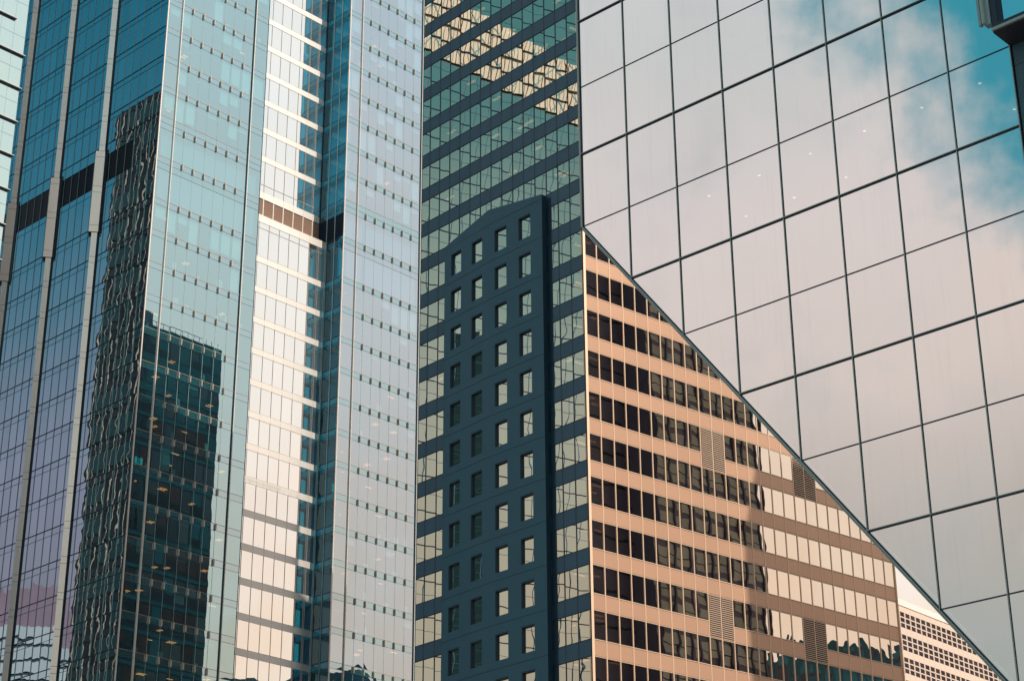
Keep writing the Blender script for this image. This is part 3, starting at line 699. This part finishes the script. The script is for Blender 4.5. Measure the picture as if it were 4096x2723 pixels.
# ------------------------------------------------------------------ neighbouring towers that the facades mirror, and one added for shade
def slab(name, label, mats, w, u0, u1, depth, top, extra=None, cat='tower'):
    c = w.p((u0+u1)/2, 0, -depth/2); t = Thing(name, label, cat, (c.x, c.y, GZ))
    t.part('body', MB().box(w, u0, u1, GZ, top, -depth, 0), mats)
    return t
dk = solid('dark_tinted_facade', (.008, .028, .042), .45, spec=.2, var=.3); dk2 = solid('brown_black_facade', (.10, .092, .13), .5, spec=.3, var=.3)
teal = solid('teal_spandrel', (.008, .11, .14), .4, spec=.2); tealw = glass('dark_window', (.4, .6, .65), .10, back=(.012, .024, .04), tilt=.01, vary=.5); brw = solid('brown_black_blind', (.045, .03, .035), .6, var=.3)
# R1, behind the office building, mirrored in the tower's right face
E1 = (2.0+1.4*.688, 194.4+1.4*.7257)
W1 = Wall(E1, 43.472, flip=True)
if W1.n.dot(Vector((-1, 1, 0))) < 0: W1.n = -W1.n
r1 = slab('dark_rear_tower', 'dark teal office tower standing behind the peach office building, seen mirrored in the blue tower', dk, W1, -13.6, 0, 6, 104.5)
for k in range(20):
    z = 104.5-4*k
    r1.part('spandrel', MB().box(W1, -13.6, 0, z-(1.1 if k < 3 else .5), z, 0, .06), teal)
    for j in range(8):
        m_ = random.choice([tealw, tealw, tealw, brw, brw, teal]) if k > 2 else random.choice([tealw, teal])
        hh = 3.8 if random.random() < .6 else random.uniform(2, 3.4)
        r1.part('window', MB().pane(W1, -13.6+1.7*j+.1, -13.6+1.7*j+1.6, z-hh, z-(1.3 if k < 3 else .7), .03), m_)
for k in range(14): r1.part('railing', MB().box(W1, -13.6+k, -13.6+k+.05, 104.5, 105.4, -.3, -.25), M['trim_dark'])
r1.part('railing', MB().box(W1, -13.6, -3, 105.35, 105.42, -.31, -.25), M['trim_dark']); r1.part('plant_room', MB().box(W1, -13.6, -10.0, 104.5, 107.5, -6, -2), M['shade_panel'])
r1.finish()
# R2, left of the frame, mirrored in the tower's left face
W2 = Wall((-72.7, 201.9), -46.528, flip=False)
if W2.n.dot(Vector((1, 1, 0))) < 0: W2.n = -W2.n
r2 = slab('dark_finned_tower', 'dark office tower with pale vertical fins, mirrored in the blue tower left face', dk, W2, -14, 0, 14, 134)
fin2 = solid('dull_pink_fin', (.60, .54, .50), .5)
for k in range(20): r2.part('fin', MB().box(W2, -14+.72*k, -14+.72*k+.045, 30, 134, 0, .07), fin2)
for k in range(26): r2.part('spandrel', MB().box(W2, -14, 0, 134-4*k-.9, 134-4*k, .0, .05), M['navy'])
for k in range(26):
    for j in range(9):
        if random.random() < .65: r2.part('window', MB().pane(W2, -14+1.44*j+.08, -14+1.44*j+1.4, 134-4*k-3.6, 134-4*k-1.1, .06), teal)
r2.finish()
# R6, east of the office building: mirrored in the peach face and shading it
Wc = Vector((88.7, 150.1)); W6 = Wall(Wc, 47, flip=True)
if W6.n.dot(Vector((-1, 1, 0))) < 0: W6.n = -W6.n
r6 = slab('brown_grid_tower', 'tall dark brown tower with grey gridded face, mirrored in the peach building', dk2, W6, 0, 18.9, 74, 129)
greyw = solid('grey_green_bay', (.34, .34, .28), .4, var=.25)
for k in range(24):
    z = 129-3.9*k
    for j in range(6):
        r6.part('bay_panel', MB().box(W6, 3.1*j+.35, 3.1*j+2.75, z-3.2, z-.2, 0, .10), greyw)
        r6.part('bay_rail', MB().box(W6, 3.1*j+.35, 3.1*j+2.75, z-1.9, z-1.75, .1, .14), dk)
for j in range(7): r6.part('pier', MB().box(W6, 3.1*j-.2 if j else 0, 3.1*j+.2, 20, 129, 0, .5), dk2)
r6.finish()
W7 = Wall((78.0, 133.3), 46, flip=True)  # unseen tower, added to throw shade on the peach face
if W7.n.dot(Vector((-1, 1, 0))) < 0: W7.n = -W7.n
r7 = slab('added_shade_tower', 'unseen brown black tower added to shade the right half of the peach face', dk2, W7, 0, 19.5, 9, 122)
for k in range(24): r7.part('floor_line', MB().box(W7, 0, 19.5, 122-3.9*k-.3, 122-3.9*k, 0, .08), dk)
r7.finish()
W9 = Wall((-46, -85), 90, flip=False); W9.n = Vector((0, 1, 0))
r9 = slab('dark_southern_tower', 'dark slate tower behind the viewer, mirrored in the lower left windows of the bay', dk, W9, 0, 20, 20, 214)
r9.part('roof_room', MB().box(W9, 6, 15, 214, 221, -14, -3), dk); 
for k in range(50): r9.part('floor_line', MB().box(W9, 0, 20, 214-4*k-.5, 214-4*k, 0, .1), M['shade_mull'])
r9.finish()
W10 = Wall((11, -88), 90, flip=False); W10.n = Vector((0, 1, 0))
r10 = slab('teal_southern_tower', 'dark teal tower with a saw toothed top, mirrored deep inside the white recess', solid('deep_teal_facade', (.008, .05, .07), .5, spec=.2), W10, 0, 28, 20, 219)
for k in range(6): r10.part('crown', MB().box(W10, 4.6*k, 4.6*k+2.6, 219, 223+2.2*(k % 3), -12, -1), dk)
for k in range(50): r10.part('floor_line', MB().box(W10, 0, 28, 219-4*k-.8, 219-4*k, 0, .1), M['shade_mull'])
r10.finish()
# R8, left of the frame: glass tower mirrored in the shaded windows
mirror8 = glass('green_mirror_glass', (.95, .98, .92), .88, back=(.05, .2, .18), wave=.001, tilt=.0008)
W8 = Wall((-54.2, 178.5), 49, flip=False)
if W8.n.dot(Vector((1, -1, 0))) < 0: W8.n = -W8.n
r8 = Thing('green_glass_tower', 'green mirror glass tower with cream lattice storey, mirrored in the dark ribbon windows', 'tower', (W8.p(-22, 0, -6)[0], W8.p(-22, 0, -6)[1], GZ))
r8.part('body', MB().box(W8, -46, 0, GZ, 176, -11, -.05), dk)
LB0, LB1 = 141.0, 151.6
for k in range(42):
    z = 176-4.3*k-.6
    r8.part('glazing', MB().pane(W8, -46, 0, z-4.3, z, 0), mirror8)
    r8.part('floor_line', MB().box(W8, -46, 0, z-.06, z+.06, .01, .06), M['k_dark'])
    r8.part('thin_line', MB().box(W8, -46, 0, z-1.83, z-1.79, .005, .03), M['shade_panel'])
for k in range(22): r8.part('vertical_line', MB().box(W8, -46+2.1*k, -46+2.1*k+.05, 20, LB0, .005, .03), M['shade_panel'])
crm = solid('cream_lattice', (.95, .74, .56), .5, var=.05)
for zb0, zb1 in ((LB0, LB0+5.0), (LB0+5.6, LB1-.6)):
    r8.part('lattice_wall', MB().box(W8, -46, 0, zb0, zb1, .21, .3), crm)
    for k in range(92): r8.part('lattice_bar', MB().box(W8, -46+.5*k, -46+.5*k+.055, zb0, zb1, .3, .36), M['shade_line'] if k % 3 == 0 else M['mull_teal'])
    q = MB()
    for k in range(12):
        a = W8.p(-46+4*k, zb0, .36); b = W8.p(-46+4*k+3.0, zb1, .36); c_ = W8.p(-46+4*k+3.13, zb1, .36); d_ = W8.p(-46+4*k+.13, zb0, .36)
        q.quad([a, d_, c_, b]); a = W8.p(-46+4*k+3.5, zb0, .38); b = W8.p(-46+4*k+.8, zb1, .38); c_ = W8.p(-46+4*k+.93, zb1, .38); d_ = W8.p(-46+4*k+3.63, zb0, .38); q.quad([a, d_, c_, b])
    r8.part('lattice_brace', q, M['mull_teal'])
    r8.part('lattice_rail', MB().box(W8, -46, 0, (zb0+zb1)/2-.1, (zb0+zb1)/2+.1, .3, .44), M['shade_line'])
r8.finish()

# R3: pale stepped tower far to the west, low in the left face's mirror; hills beyond
Q = Vector((-47.9, 198.6)); d3 = dv(-79.5)
c3 = Q + Vector(d3[:2])*170
W3 = Wall(c3, 20, flip=False)
if W3.n.dot(Vector((1, 0, 0))) < 0: W3.n = -W3.n
pale = solid('pale_grey_cladding', (.46, .52, .60), .5, var=.1)
r3 = Thing('pale_stepped_tower', 'pale grey stepped apartment tower with dark balcony lines, mirrored low in the blue tower', 'tower', (c3[0], c3[1], GZ))
for k in range(26):
    z = 103-3.4*k; st = 0 if k > 4 else (5-k)*3.2
    r3.part('storey', MB().box(W3, -34+st*2.2, 30-st*1.0, z-2.7, z, -12, 0), pale); r3.part('balcony_line', MB().box(W3, -34+st*2.2, 30-st, z-3.4, z-2.7, -12, -.3), M['shade_mull'])
r3.finish()
def ridge(name, az0_, az1_, dist, hmin, hmax, mat, seed):
    random.seed(seed); n = 60; me = MB(); top = []; 
    for i in range(n+1):
        a = rad(az0_ + (az1_-az0_)*i/n); h = hmin + (hmax-hmin)*(.5+.25*sin(i*.31+seed)+.15*sin(i*.83+seed*2)+.1*random.uniform(-1, 1))
        x, y = sin(a), cos(a); top.append((x, y, h))
    rings = [(0, 0), (.12, .35), (.3, .75), (.5, 1.0), (1.0, .6), (1.6, 0)]
    for (f0, g0), (f1, g1) in zip(rings[:-1], rings[1:]):
        for i in range(n):
            pts = []
            for (ii, f, g) in ((i, f0, g0), (i+1, f0, g0), (i+1, f1, g1), (i, f1, g1)):
                x, y, h = top[ii]; dd = dist*(1+f*.3); pts.append((x*dd, y*dd, GZ + h*g))
            me.quad(pts)
    o = me.build(name, [mat]); o['kind'] = 'structure'; return o
ridge('hills', -88, -60, 1500, 500, 560, solid('purple_brown_hillside', (.21, .145, .20), .95, dirt=.5, nscale=.02), 3)
ridge('hills', 70, 104, 1700, 520, 580, solid('dark_teal_hillside', (.05, .12, .13), .95, dirt=.5, nscale=.02), 5)  # eastern hills in one dark teal
skm = [solid('hazy_teal_tower', (.06, .25, .29), .5, var=.2), solid('hazy_slate_tower', (.08, .18, .24), .5, var=.2), solid('hazy_brown_tower', (.12, .09, .10), .5, var=.2)]
SK = ['northernmost teal stepped tower', 'second slate tower from the north', 'third brown tower from the north', 'fourth teal tower from the north', 'middle slate tower', 'slim tallest brown tower', 'third teal tower from the south', 'second slate tower from the south', 'southernmost brown tower']
for k, (a_, w_, h_) in enumerate([(86.2, 16, 276), (87.3, 12, 284), (88.3, 14, 278), (89.3, 12, 287), (90.3, 15, 279), (91.3, 10, 289), (92.4, 16, 281), (93.5, 13, 286), (94.8, 16, 280)]):
    d_ = dv(a_)*930; Wk = Wall((d_.x, d_.y+150), a_+90, flip=False)
    if Wk.n.dot(-Wk.O) < 0: Wk.n = -Wk.n
    t = Thing('skyline_tower', SK[k] + ' of the far eastern skyline, mirrored low in glass', 'tower', (d_.x, d_.y+150, GZ), group='far skyline towers mirrored low in the glass')
    t.part('body', MB().box(Wk, -w_/2, w_/2, GZ, h_-14, -20, 0), skm[k % 3])
    for q_ in range(4): t.part('crown', MB().box(Wk, -w_/2+w_*.11*(q_+.5), w_/2-w_*.06*(q_+.5), h_-14+q_*4.5, h_-14+(q_+1)*4.5, -18, -1-q_), skm[(k+q_) % 3])
    t.finish()

# ------------------------------------------------------------------ ground
g = MB().quad([(-4000, -4000, GZ), (4000, -4000, GZ), (4000, 4000, GZ), (-4000, 4000, GZ)]).build('ground', [M['con']]); g['kind'] = 'structure'
